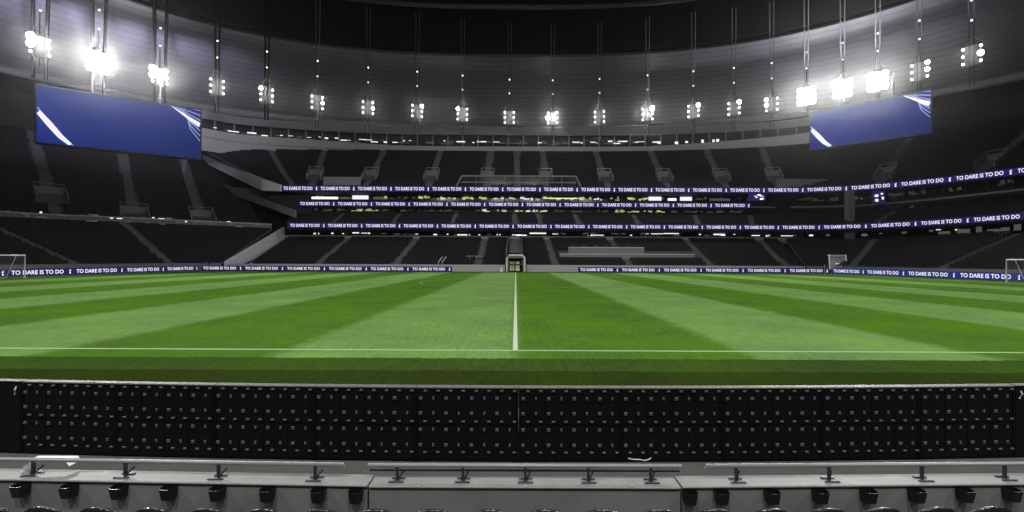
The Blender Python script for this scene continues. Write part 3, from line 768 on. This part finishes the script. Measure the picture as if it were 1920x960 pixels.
# ------------------------------------------------------------------ ribbons
def ribbon(label, pts, z0, z1, seg):
    P = smooth_line(pts, 240); o = thing("led_ribbon", label, "display ribbon", (0, 100, z0), 0, "display ribbons on the stands")
    Lt = on(P, 0)[2]; n = round(Lt / seg)
    for k in range(n):
        a = on(P, k * Lt / n)[0]; c = on(P, min((k + 1) * Lt / n, Lt - .001))[0]
        d = c - a; d /= np.linalg.norm(d); seg_run(o, a, c, z0, z1, Lt / n)
    return o
def seg_run(o, a, c, z0, z1, w):
    board_run(o, (a[0], a[1] - 100), (c[0], c[1] - 100), 0, z1 - z0, w * 1.2, 1)
ribbon("lowest display ribbon, along the second tier and round the right corner", [(-49.8, 101), (-18, 101), (14, 101), (46, 101), (64, 100.2), (74, 95), (79, 84), (82, 66), (84, 48)], 8.95, 10.1, 8.4)
ribbon("middle display ribbon, short one in front of the boxes", [(-50, 106), (-16, 106), (18, 106), (54, 106)], 14.3, 15.5, 8.4)
ribbon("topmost display ribbon, along the upper tier and round the right corner", [(-53, 104.3), (-20, 104.3), (14, 104.3), (46, 104.3), (66, 103.2), (75, 99.2), (82, 92.5), (88.5, 79.5), (91, 66), (92, 48)], 17.5, 18.8, 8.4)

# ------------------------------------------------------------------ roof
def ring(t, a, b, n):
    c, s = math.cos(t), math.sin(t)
    return np.array((a * math.copysign(abs(c) ** (2 / n), c), YC + b * math.copysign(abs(s) ** (2 / n), s)))
roof = thing("stadium_roof", "sweeping oval stadium roof, pale lit soffit sheets at the left", "roof", (0, YC, 40.7))
NB = 44
T0, T1 = R(-12), R(192)
RO, RM, RI = (117, 89, 2.3, 40.6), (72, 50, 2.5, 44.4), (58, 36, 2.5, 46.8)
for k in range(NB):
    ta, tb = T0 + (T1 - T0) * k / NB, T0 + (T1 - T0) * (k + 1) / NB
    tm_ = (ta + tb) / 2; ta2, tb2 = ta, tb
    m = MB(); sm = MB(); ns = 16
    for j in range(ns):
        f0, f1 = j / ns, (j + 1) / ns
        def P(t, f, dz=0.0):
            o_, i_ = ring(t, *RO[:3]), ring(t, *RM[:3]); p = o_ + (i_ - o_) * f
            z = RO[3] + (RM[3] - RO[3]) * f + 1.1 * math.sin(math.pi * f)
            return Vector((p[0], p[1] - YC, z + dz - 40.7))
        a_, b_, c_, d_ = P(ta2, f0, -.02), P(tb2, f0, -.02), P(tb2, f1, .42), P(ta2, f1, .42)
        m.quad(a_, b_, c_, d_)
        m.quad(P(ta2, f1, .42), P(tb2, f1, .42), P(tb2, f1, -.02), P(ta2, f1, -.02))
        if j: sm.quad(P(ta2, f0, -.03), P(tb2, f0, -.03), P(tb2, f0 + .09 / ns, .0), P(ta2, f0 + .09 / ns, .0))
        m.quad(*[v + Vector((0, 0, .55)) for v in (d_, c_, b_, a_)])
    p_ = m.build("soffit_panel", M_roof, roof)
    tag(sm.build("panel_joint", M_roofseam, p_), kind="stuff")
    g = MB()
    for j in range(3):
        f0, f1 = j / 3, (j + 1) / 3
        def Pg(t, f):
            o_, i_ = ring(t, *RM[:3]), ring(t, *RI[:3]); p = o_ + (i_ - o_) * f
            return Vector((p[0], p[1] - YC, RM[3] + (RI[3] - RM[3]) * f - 40.5))
        g.quad(Pg(ta2, f0), Pg(tb2, f0), Pg(tb2, f1), Pg(ta2, f1))
    g.build("glazing_panel", M_rglass, roof)
# edge beam where the soffit meets the glazing, and the inner ring
for (spec, rr, nm) in ((RM, .35, "edge_beam"), (RI, .45, "inner_ring")):
    b = MB(); b.tube([(ring(t, *spec[:3])[0], ring(t, *spec[:3])[1] - YC, spec[3] - 40.7 + .1) for t in np.linspace(T0, T1, 90)], rr, 6)
    b.build(nm, M_dsteel, roof)
b = MB(); b.tube([(ring(t, *RO[:3])[0], ring(t, *RO[:3])[1] - YC, -.4) for t in np.linspace(T0, T1, 90)], .9, 8); b.build("compression_ring", M_fasc, roof)

# ------------------------------------------------------------------ floodlights
def lens_house(r):
    h = MB(); h.tube([(0, .05, 0), (0, .30, 0), (0, .5, 0)], [r * 1.08, r * .95, r * .4], 12)
    return h.mesh("floodlight", M_blackp), r
HOUSE = {}
def lamp_meshes(r, m):
    key = (r, m.name)
    if key not in HOUSE:
        h, _ = lens_house(r); l = MB(); l.tube([(0, .0, 0), (0, .048, 0)], r, 12)
        HOUSE[key] = (h, l.mesh("lens", m))
    return HOUSE[key]
RING_Z = 35.7
# (px, py, bright lamps as (column, row), bright lens size enlarged for glare, added soffit light, unused)
CL = [(75, 86, ((0, 1), (0, 2)), 1.0, 1.2, 0), (185, 116, "all", 1.05, 1.5, 0), (300, 143, ((0, 2), (0, 1)), 1.0, 1.5, 0), (407, 162, (), 0, .4, 0), (500, 178, ((0, 2),), .62, .03, 0),
      (595, 192, ((1, 1),), .5, 0, 0), (690, 202, ((1, 1),), .5, 0, 0), (782, 208, ((1, 2),), .6, 0, 0), (867, 214, ((0, 2),), .6, 0, 0), (955, 220, (), 0, .02, 0),
      (1036, 221, ((0, 1),), .85, 0, 0), (1124, 219, (), 0, .02, 0), (1214, 214, ((1, 2),), .95, .03, 0), (1300, 208, ((1, 2),), .7, .03, 0), (1376, 203, ((1, 2),), .7, .05, 0),
      (1447, 196, ((0, 1), (0, 2)), .6, .10, 0), (1512, 180, "all", 1.0, .3, 0), (1580, 166, "all", .95, .35, 0), (1646, 152, "all", 1.0, .4, 0), (1724, 133, ((1, 2), (1, 1)), .6, .15, 0), (1822, 103, ((1, 1),), .75, .05, 0)]
ORD = ["first", "second", "third", "fourth", "fifth", "sixth", "seventh", "eighth", "ninth", "tenth", "eleventh", "twelfth", "thirteenth", "fourteenth", "fifteenth", "sixteenth", "seventeenth", "eighteenth", "nineteenth", "twentieth", "last"]
def cluster(p, label, bright, rb, fill, whole, cone=64, energy=1.0):
    rad = Vector((0 - p.x, YC - p.y, 0))
    rz = math.atan2(-p.x * .9, 0) if False else math.atan2(rad.y, rad.x) + math.pi / 2
    # face between the pitch centre and the near touchline
    aim = Vector((p.x * .15, 30.0, 0)); dv = aim - p; rz = math.atan2(dv.y, dv.x) + math.pi / 2
    o = thing("floodlight_cluster", label, "floodlight", p, rz, "floodlight clusters along the roof ring")
    fr = MB()
    for cx in (-1.05, 1.05): fr.bar((cx, .35, -1.9), (cx, .35, 1.9), .14)
    for z in (-1.75, 1.75): fr.bar((-1.05, .35, z), (1.05, .35, z), .12)
    fr.bar((0, .4, 1.7), (0, .4, 5.5), .18); fr.bar((-1.0, .4, 1.75), (0, .4, 3.6), .08); fr.bar((1.0, .4, 1.75), (0, .4, 3.6), .08)
    fr.bar((0, .35, -1.8), (0, .35, -3.2), .12)
    fr.build("lamp_frame", M_dsteel, o)
    for ci, cx in enumerate((-1.05, 1.05, 0) if bright == "all" else (-1.05, 1.05)):  # added centre column fills bright clusters out to their glare
        for ri, z in enumerate((-1.2, 0, 1.2)):
            isb = bright == "all" or (ci, ri) in bright
            r_ = (rb if bright == "all" else rb) * .5 if isb else .18  # bright lenses made oversize to stand for their glare
            m = M_lensbig if isb else M_lens
            hm, lm = lamp_meshes(round(r_, 2), m)
            l = obj("floodlight", hm, o, (cx, 0, z)); l.rotation_euler.x = R(22)
            obj("lens", lm, l)
    li = bpy.data.lights.new("flood_beam", 'SPOT'); li.energy = FLOOD_W * energy; li.spot_size = R(cone); li.spot_blend = .7; li.shadow_soft_size = 1.0
    li.color = (1.0, .985, .95)
    lo = bpy.data.objects.new("flood_beam", li); C.objects.link(lo); lo.parent = o
    lo.location = (0, -.9, 0)
    tgt = Vector((p.x * .10, YC + (p.y - YC) * .05 + 3, 0)) if bright != 'all' else Vector((p.x * .05, 24.0, 0)); d = (tgt - p); d = Matrix.Rotation(-rz, 3, 'Z') @ d
    lo.rotation_euler = d.to_track_quat('-Z', 'Y').to_euler()
    if fill > 0:
        # added spot aimed back and up to brighten the soffit
        li = bpy.data.lights.new("soffit_fill", 'SPOT'); li.energy = SOFFIT_FILL_W * fill; li.shadow_soft_size = .6; li.spot_size = R(165); li.spot_blend = 1.0
        li.color = (.80, .76, 1.0) if p.x < -45 else (1.0, .99, 1.0)
        lo = bpy.data.objects.new("soffit_fill", li); C.objects.link(lo); lo.parent = o; lo.location = (0, 1.3, 0)
        lo.rotation_euler = Vector((0, 1, .55)).to_track_quat('-Z', 'Y').to_euler()
    return o
for i, (px, py, br, rb, fill_k, sp) in enumerate(CL):
    p = atz(px, py, RING_Z)
    kind = "blazing white" if br == "all" else ("partly dazzling" if br else "evenly lit")
    lamps = "six-plus-added" if br == "all" else "six"
    lab = f"{kind} {lamps}-lamp floodlight cluster, {ORD[i]} from the left under the roof" if i < 20 else "partly dazzling six-lamp floodlight cluster, farthest right under the roof"
    o = cluster(p, lab, br, rb, fill_k, sp, cone=74 if br == "all" else 62, energy=(2.0 if p.x < 0 else 1.0) if br == "all" else .8 if i in (0, 2) else .34 if i in (10, 12) else .11)
    # twin radial cables the cluster hangs on, with two small lamps, from the outer ring to the inner ring
    ang = math.atan2((p.y - YC) / 63.0, p.x / 80.0)
    q = Vector((p.x * .755, p.y * .755, RING_Z + 8.6)); w_ = Vector((p.x * 1.17, p.y * 1.17, RING_Z - .3))
    d = (q - p); side = Vector((d.y, -d.x, 0)).normalized()
    top = p + Vector((0, 0, 4.6))
    cr = .26 if i < 3 else .17 if i < 5 else .075
    for s_ in ((-.8, .8) if i < 3 else (-.3, .3)):
        b = MB(); b.tube([w_ - roof.location + side * s_, top - roof.location + side * s_, q - roof.location + side * s_], cr, 6); b.build("radial_cable", M_cable if i < 5 else M_dsteel, roof)
    for fr_ in (.12, .34):
        c_ = top + (q - top) * fr_ + Vector((0, 0, -.6))
        lm = thing("cable_lamp", f"small single lamp {'lower' if fr_ < .2 else 'higher'} on the cable above the {ORD[i]} floodlight cluster from the left" if i < 20 else f"small single lamp {'lower' if fr_ < .2 else 'higher'} on the cable above the rightmost floodlight cluster", "lamp", c_, o.rotation_euler.z, "single lamps on the roof cables")
        hm, le = lamp_meshes(.15, M_lensdim)
        l = obj("lamp_housing", hm, lm); l.rotation_euler.x = R(25); obj("lens", le, l)
        MB().bar((0, .2, .1), (0, .2, .65), .08).build("bracket", M_dsteel, lm)
# the same ring goes on round the near side, above and behind the camera
for k, a in enumerate((-38, -64, -84, -96, -116, -142)):
    p = Vector((80 * math.cos(R(a)), YC + 63 * math.sin(R(a)), RING_Z))
    cluster(p, f"six-lamp floodlight cluster on the near roof ring above the front row, {ORD[k]} from the right", (), 0, 0, 0, cone=88, energy=.72)

# ------------------------------------------------------------------ big screens
def big_screen(label, c0, c1, z0, z1):
    """c0, c1 plan points of the left and right lower corners"""
    a = Vector((c0[0], c0[1], 0)); b = Vector((c1[0], c1[1], 0)); d = b - a; w = d.length; h = z1 - z0; rz = math.atan2(d.y, d.x)
    o = thing("big_screen", label, "screen", (a.x, a.y, z0), rz, "big screens under the roof")
    MB().box(0, w, 0.02, .9, 0, h).build("display", M_screen, o)
    f = MB(); t = .25
    f.box(-t, w + t, -.03, 1.2, -t, 0); f.box(-t, w + t, -.03, 1.2, h, h + t); f.box(-t, 0, -.03, 1.2, 0.002, h - .002); f.box(w, w + t, -.03, 1.2, .002, h - .002)
    f.box(0, w, .92, 1.2, .002, h - .002)
    f.build("screen_frame", M_dsteel, o)
    uv = lambda u, v, y=-.012: (u * w, y, v * h)
    s = MB()
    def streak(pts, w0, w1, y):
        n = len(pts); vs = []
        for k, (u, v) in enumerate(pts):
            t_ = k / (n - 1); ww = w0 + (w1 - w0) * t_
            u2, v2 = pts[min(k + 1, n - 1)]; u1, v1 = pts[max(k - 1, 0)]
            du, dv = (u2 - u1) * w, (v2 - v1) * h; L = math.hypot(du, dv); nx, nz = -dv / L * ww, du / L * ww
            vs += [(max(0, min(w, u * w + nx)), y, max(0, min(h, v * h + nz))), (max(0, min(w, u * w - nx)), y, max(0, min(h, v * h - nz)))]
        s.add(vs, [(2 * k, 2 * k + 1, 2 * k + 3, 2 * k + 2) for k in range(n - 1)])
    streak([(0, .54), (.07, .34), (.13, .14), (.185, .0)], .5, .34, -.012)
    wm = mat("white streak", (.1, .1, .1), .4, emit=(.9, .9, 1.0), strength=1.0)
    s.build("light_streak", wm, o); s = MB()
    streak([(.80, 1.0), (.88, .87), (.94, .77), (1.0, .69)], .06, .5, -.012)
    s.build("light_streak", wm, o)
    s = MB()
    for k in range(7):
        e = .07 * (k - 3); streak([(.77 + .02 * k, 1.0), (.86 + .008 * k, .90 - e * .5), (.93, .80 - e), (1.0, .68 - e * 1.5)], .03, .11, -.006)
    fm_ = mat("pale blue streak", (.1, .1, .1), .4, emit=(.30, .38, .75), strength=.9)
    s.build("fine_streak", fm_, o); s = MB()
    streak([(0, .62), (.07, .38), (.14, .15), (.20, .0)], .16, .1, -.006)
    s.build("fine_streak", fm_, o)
    for u in (.3, .72):
        MB().bar((u * w, .6, h + t), (u * w, .6, h + 5.2), .3).build("hanger", M_dsteel, o)
a, b = at(68, 268, 80), at(375, 299, 93)
big_screen("large blue screen with white light streaks hanging at the left, wider one", (a.x, a.y), (b.x, b.y), 22.3, 32.1)
a, b = at(1520, 281, 100), at(1745, 257, 86.5)
big_screen("large blue screen with white light streaks hanging at the right, smaller one", (a.x, a.y), (b.x, b.y), 26.4, 34.3)

# ------------------------------------------------------------------ foreground: back of the near display boards
NBD = 10; WB = 1.42
zt, zb = 0.43, -0.58
def led_back(i, x, y, rz, end=False):
    side = ("in the middle" if abs(i) < 1 else "")
    words = {0: "first", 1: "second", 2: "third", 3: "fourth", 4: "fifth", 5: "sixth", 6: "seventh", 7: "eighth", 8: "ninth", 9: "tenth"}
    return f"black back of a display board with grey fasteners, {words[i]} from the left"
rowz = (0.005, .115, .335, .455, .575, .80, .905)       # shares of the height measured from the top: latches and screws
def board_back_meshes():
    c = MB(); w = WB / 2 - .004; h = zt - zb
    c.bbox(-w, w, 0.0, .09, zb, zt - .012, .008)
    cab = c.mesh("cabinet", M_black)
    rail = MB(); rail.bbox(-w, w, -.012, .10, zt - .0115, zt + .012, .006)
    fr = MB()
    for s_ in (-1, 1): fr.box(s_ * (w - .012) - .011, s_ * (w - .012) + .011, -.014, -.0005, zb + .01, zt - .02)
    mod = MB()
    for mr in range(2):
        for mc in range(4):
            x0 = -w + .03 + mc * (2 * w - .06) / 4; x1 = x0 + (2 * w - .06) / 4 - .012
            z1_ = zt - .06 - mr * .47; z0_ = z1_ - .45
            mod.box(x0, x1, -.006, -.0005, z0_, z1_)
    fa = MB()
    nc = 8
    for r_, fz in enumerate(rowz):
        z = zt - .035 - fz * (h - .07)
        for c_ in range(nc):
            x = -w + (c_ + .5) * 2 * w / nc + (0.035 if fz in (.005, .455, .905) else -.03)
            if fz in (.005, .455, .905): fa.bbox(x - .022, x + .022, -.026, -.006, z - .013, z + .013, .004)
            else: fa.bbox(x - (.013 if c_ % 2 else .022), x + (.013 if c_ % 2 else .022), -.022, -.006, z - .022, z + .022, .004)
    return cab, rail.mesh("top_rail", M_trail), fr.mesh("side_frame", M_black), mod.mesh("module", M_black), fa.mesh("fastener", M_latch)
bm_ = board_back_meshes()
def arc(x): return 6.42 + .0042 * x * x
first = None
for i in range(NBD):
    x = (i - 4.5) * WB + .05; rz = math.atan(.0084 * x)
    lab = led_back(i, x, 0, 0)
    if first is None:
        first = thing("display_board_back", lab, "display board", (x, arc(x), 0), rz, "display boards seen from behind")
        for nm, me in zip(("cabinet", "top_rail", "side_frame", "module", "fastener"), bm_):
            o = obj(nm, me, first)
            if nm in ("fastener", "module", "side_frame"): o["kind"] = "stuff"
    else: dup(first, (x, arc(x), 0), rz, lab)
for s_, lab in ((-1, "plain black board without fasteners at the left end of the near row"), (1, "plain black board without fasteners at the right end of the near row")):
    x = s_ * (NBD / 2 * WB + .72) + .05; rz = math.atan(.0084 * x)
    e = thing("end_board", lab, "display board", (x, arc(x), 0), rz, "plain boards ending the near row")
    MB().bbox(-.7, .7, 0, .09, zb, zt, .01).build("cabinet", M_black, e)
    MB().bbox(-.7, .7, -.012, .10, zt + .001, zt + .014, .005).build("top_rail", M_trail, e)
    xx = -s_ * .66
    MB().tube([(xx, -.03, zt - .06), (xx + .004, -.05, zt - .10), (xx - .02, -.03, zt - .17)], .010, 8).build("latch_handle", M_front, e)

# ------------------------------------------------------------------ foreground: front wall with coping, cup holders and rails
WT = -0.036; WY = 4.60; WD = .235
def wall_piece(label, x0, x1, y0, y1, zend, holders, bolts):
    """x0,y0 -> x1,y1 plan line of the face towards the seats"""
    a = Vector((x0, y0, 0)); b = Vector((x1, y1, 0)); d = b - a; L = d.length; rz = math.atan2(d.y, d.x)
    o = thing("front_wall", label, "wall", a, rz, "pieces of the wall before the front row")
    MB().bbox(0, L, .02, WD - .02, -.80, WT - .022, .004).build("wall_body", M_para, o)
    MB().bbox(-.0, L, 0, WD, WT - .0215, WT, .007).build("coping", M_cop, o)
    for px in holders:
        r_ = ray(px, 915); t = None
        # where the ray's plan direction meets the wall line
        k = r_.x / r_.y; s = (a.x - k * a.y) / (k * d.y / L - d.x / L)
        hh = MB()
        prof = [(-.070, 0), (.070, 0), (.070, -.06), (.045, -.105), (-.045, -.105), (-.070, -.06)]
        outer_t = [(x, y, -.052) for x, y in prof]; outer_b = [(x * .82, y * .82, -.165) for x, y in prof]
        inner_t = [(x * .84, y * .84 - .008, -.052) for x, y in prof]; inner_b = [(x * .7, y * .7 - .01, -.15) for x, y in prof]
        n = 6
        hh.add(outer_t + outer_b + inner_t + inner_b,
               [(i, (i + 1) % n, (i + 1) % n + n, i + n) for i in range(n)] + [tuple(range(n, 2 * n))] +
               [(i, i + 2 * n, (i + 1) % n + 2 * n, (i + 1) % n) for i in range(n)] +
               [(i + 2 * n, i + 3 * n, (i + 1) % n + 3 * n, (i + 1) % n + 2 * n) for i in range(n)] + [tuple(range(4 * n - 1, 3 * n - 1, -1))])
        ho = hh.build("cup_holder", M_blackp, o); ho.location = (s, .018, WT + .012)
    for px in bolts:
        p = at(px, 914, y0)
        b_ = MB(); b_.tube([(0, 0, 0), (0, -.012, 0), (0, -.018, 0)], [.02, .018, .008], 10); bo = b_.build("bolt", M_steel, o); bo.location = (p.x - a.x, .02, p.z)
M_para = mat("grey painted wall", (0.145, 0.145, 0.145), 0.75, noise=0.32, scale=2.2, bump=0.15)
M_cop = mat("pale coping", (0.215, 0.215, 0.21), 0.6, noise=0.38, scale=5.0, bump=0.2)
xl, xr = at(690, 905, WY).x, at(1278, 905, WY).x
wall_piece("plain grey gate section of the front wall with three bolts", xl + .012, xr - .012, WY - .015, WY - .015, 0, (), (785, 985, 1185))
wall_piece("left section of the front wall with black cup holders", -6.6, xl - .012, WY + .135, WY, 0, (43, 133, 226, 319, 410, 503, 598, 668), ())
wall_piece("right section of the front wall with black cup holders", xr + .012, 6.6, WY, WY + .135, 0, (1293, 1352, 1446, 1536, 1626, 1716, 1806, 1893), ())

def rail_set(label, x0, x1, posts, low):
    yy = WY + .115
    def yl(x): return yy + (max(0, abs(x) - 1.5) / 5.1) * .135
    a, c = at(x0, 870, yy).x, at(x1, 870, yy).x
    o = thing("handrail", label, "handrail", ((a + c) / 2, yy, WT), 0, "rails on the front wall")
    mx = (a + c) / 2; zr = .15
    MB().tube([(a - mx, yl(a) - yy, zr), (c - mx, yl(c) - yy, zr)], .021, 10).build("rail", M_rail, o, True)
    if low: MB().tube([(a - mx, yl(a) - yy + .06, zr - .075), (c - mx, yl(c) - yy + .06, zr - .075)], .012, 8).build("lower_rail", M_dsteel, o, True)
    for px in posts:
        x = at(px, 890, yy).x; q = yl(x) - yy
        p = MB(); p.box(x - mx - .012, x - mx + .012, q - .014, q + .014, .012, zr - .012); p.bar((x - mx + .01, q - .005, .015), (x - mx + .055, q + .05, .075), .014)
        po = p.build("post", M_dsteel, o)
        fp = MB(); fp.bbox(x - mx - .075, x - mx + .075, q - .062, q - .042, .0, .014, .003); fp.bbox(x - mx - .06, x - mx + .07, q + .02, q + .05, .0, .014, .003); fp.box(x - mx - .02, x - mx + .02, q - .04, q + .02, .0, .010)
        fp.build("base_plate", M_dsteel, po)
rail_set("left steel handrail on the front wall", -140, 645, (45, 225, 405, 590), False)
rail_set("middle steel double handrail on the gate section of the front wall", 690, 1278, (745, 868, 985, 1103, 1220), True)
rail_set("right steel handrail on the front wall", 1323, 2080, (1382, 1560, 1740, 1902), False)
# folded white card lying on the coping, cable on the walkway
p = at(86, 873, 4.86)
cd = MB(); zt_ = .105
pr = [(-.235, -.02, .0), (-.205, -.01, zt_), (.19, .02, zt_ - .012), (.215, .03, zt_ - .06)]
for dz in (0, .006):
    for (x, y, z) in pr: cd.v += [(x, y, z + dz), (x + .02, y + .115, z + dz + (.012 if z > .02 else 0))]
cd.f += [(0, 2, 3, 1), (2, 4, 5, 3), (4, 6, 7, 5), (8, 9, 11, 10), (10, 11, 13, 12), (12, 13, 15, 14), (0, 8, 10, 2), (2, 10, 12, 4), (4, 12, 14, 6), (1, 3, 11, 9), (3, 5, 13, 11), (5, 7, 15, 13), (0, 1, 9, 8), (6, 14, 15, 7)]
wc = thing("white_card", "folded white card standing on the coping at the left", "card", (p.x, 4.86, WT + .001))
cd.build("card_sheet", M_paper, wc)
p = at(1200, 860, 6.25)
cb = thing("cable", "short loop of white cable at the foot of the black boards", "cable", (p.x, 6.25, p.z))
MB().tube([(-.16, 0, .004), (-.09, -.03, .0), (-.02, -.04, .006), (.05, -.05, -.004), (.11, -.02, -.004), (.15, .01, .006)], .008, 8).build("cable_loop", M_front, cb, True)

# ------------------------------------------------------------------ foreground: seats of the front row, seen at the bottom edge
tag(MB().box(-9, 9, -3, WY - .02, -1.1, -.80).build("terrace_floor", M_conc_d), "grey concrete floor under the front row of seats", kind="structure")
def seat_proto(label, loc):
    o = thing("stadium_seat", label, "seat", loc, 0, "seats along the front row")
    # shell of the backrest: curved in plan, arched on top
    m = MB(); nu, nv = 10, 6; w = .215
    for sgn, off in ((0, 0.0), (1, .024)):
        for j in range(nv):
            for i in range(nu):
                u = i / (nu - 1) * 2 - 1; v = j / (nv - 1)
                ht = .42 + v * (.44 * (1 - .24 * abs(u) ** 2.2))
                y = .02 + .055 * u * u - .10 * v - off
                m.v.append((u * w * (1 - .05 * v), y, ht))
    N = nu * nv
    for j in range(nv - 1):
        for i in range(nu - 1):
            a = j * nu + i; m.f += [(a, a + nu, a + nu + 1, a + 1), (N + a, N + a + 1, N + a + nu + 1, N + a + nu)]
    for i in range(nu - 1):
        a = (nv - 1) * nu + i; m.f.append((a, N + a, N + a + 1, a + 1)); m.f.append((i + 1, N + i + 1, N + i, i))
    for j in range(nv - 1):
        a = j * nu; m.f.append((a, N + a, N + a + nu, a + nu)); a += nu - 1; m.f.append((a + nu, N + a + nu, N + a, a))
    m.build("backrest", M_rub, o, True)
    c = MB(); c.bbox(-.19, .19, -.01, .05, .44, .60, .02); c.build("seat_cushion", M_rub, o)
    s = MB(); s.bar((0, .0, .02), (0, .0, .46), .06); s.bbox(-.1, .1, -.06, .06, 0, .02, .005); s.build("support", M_dsteel, o)
    return o
SP = .462; n_s = 20; proto = None
sw = ["first", "second", "third", "fourth", "fifth", "sixth", "seventh", "eighth", "ninth", "tenth", "eleventh", "twelfth", "thirteenth", "fourteenth", "fifteenth", "sixteenth", "seventeenth", "eighteenth", "nineteenth", "rightmost"]
for i in range(n_s):
    x = (i - (n_s - 1) / 2) * SP + .03
    y = 3.85 + .003 * x * x
    lab = f"black front row seat, {sw[i]} from the left" if i < n_s - 1 else "black front row seat, rightmost of the row"
    z = -.80 + .125 + .0045 * x
    if proto is None: proto = seat_proto(lab, (x, y, z))
    else:
        q = dup(proto, (x, y, z), None, lab)

# ------------------------------------------------------------------ haze added for lamp bloom
if HAZE > 0:
    hz = MB().box(-175, 175, -40, 200, -4.5, 70).build("haze", M_black)  # volume added so the lamps bloom as through a lens
    hm = bpy.data.materials.new("bloom haze"); hm.use_nodes = True
    nt = hm.node_tree; nt.nodes.clear(); out = nt.nodes.new("ShaderNodeOutputMaterial"); pv = nt.nodes.new("ShaderNodeVolumePrincipled")
    pv.inputs["Color"].default_value = (.9, .9, .93, 1); pv.inputs["Density"].default_value = HAZE; pv.inputs["Anisotropy"].default_value = .965
    nt.links.new(pv.outputs[0], out.inputs["Volume"])
    hz.data.materials.clear(); hz.data.materials.append(hm)
    tag(hz, "added thin haze that gives the floodlights their bloom", kind="stuff")
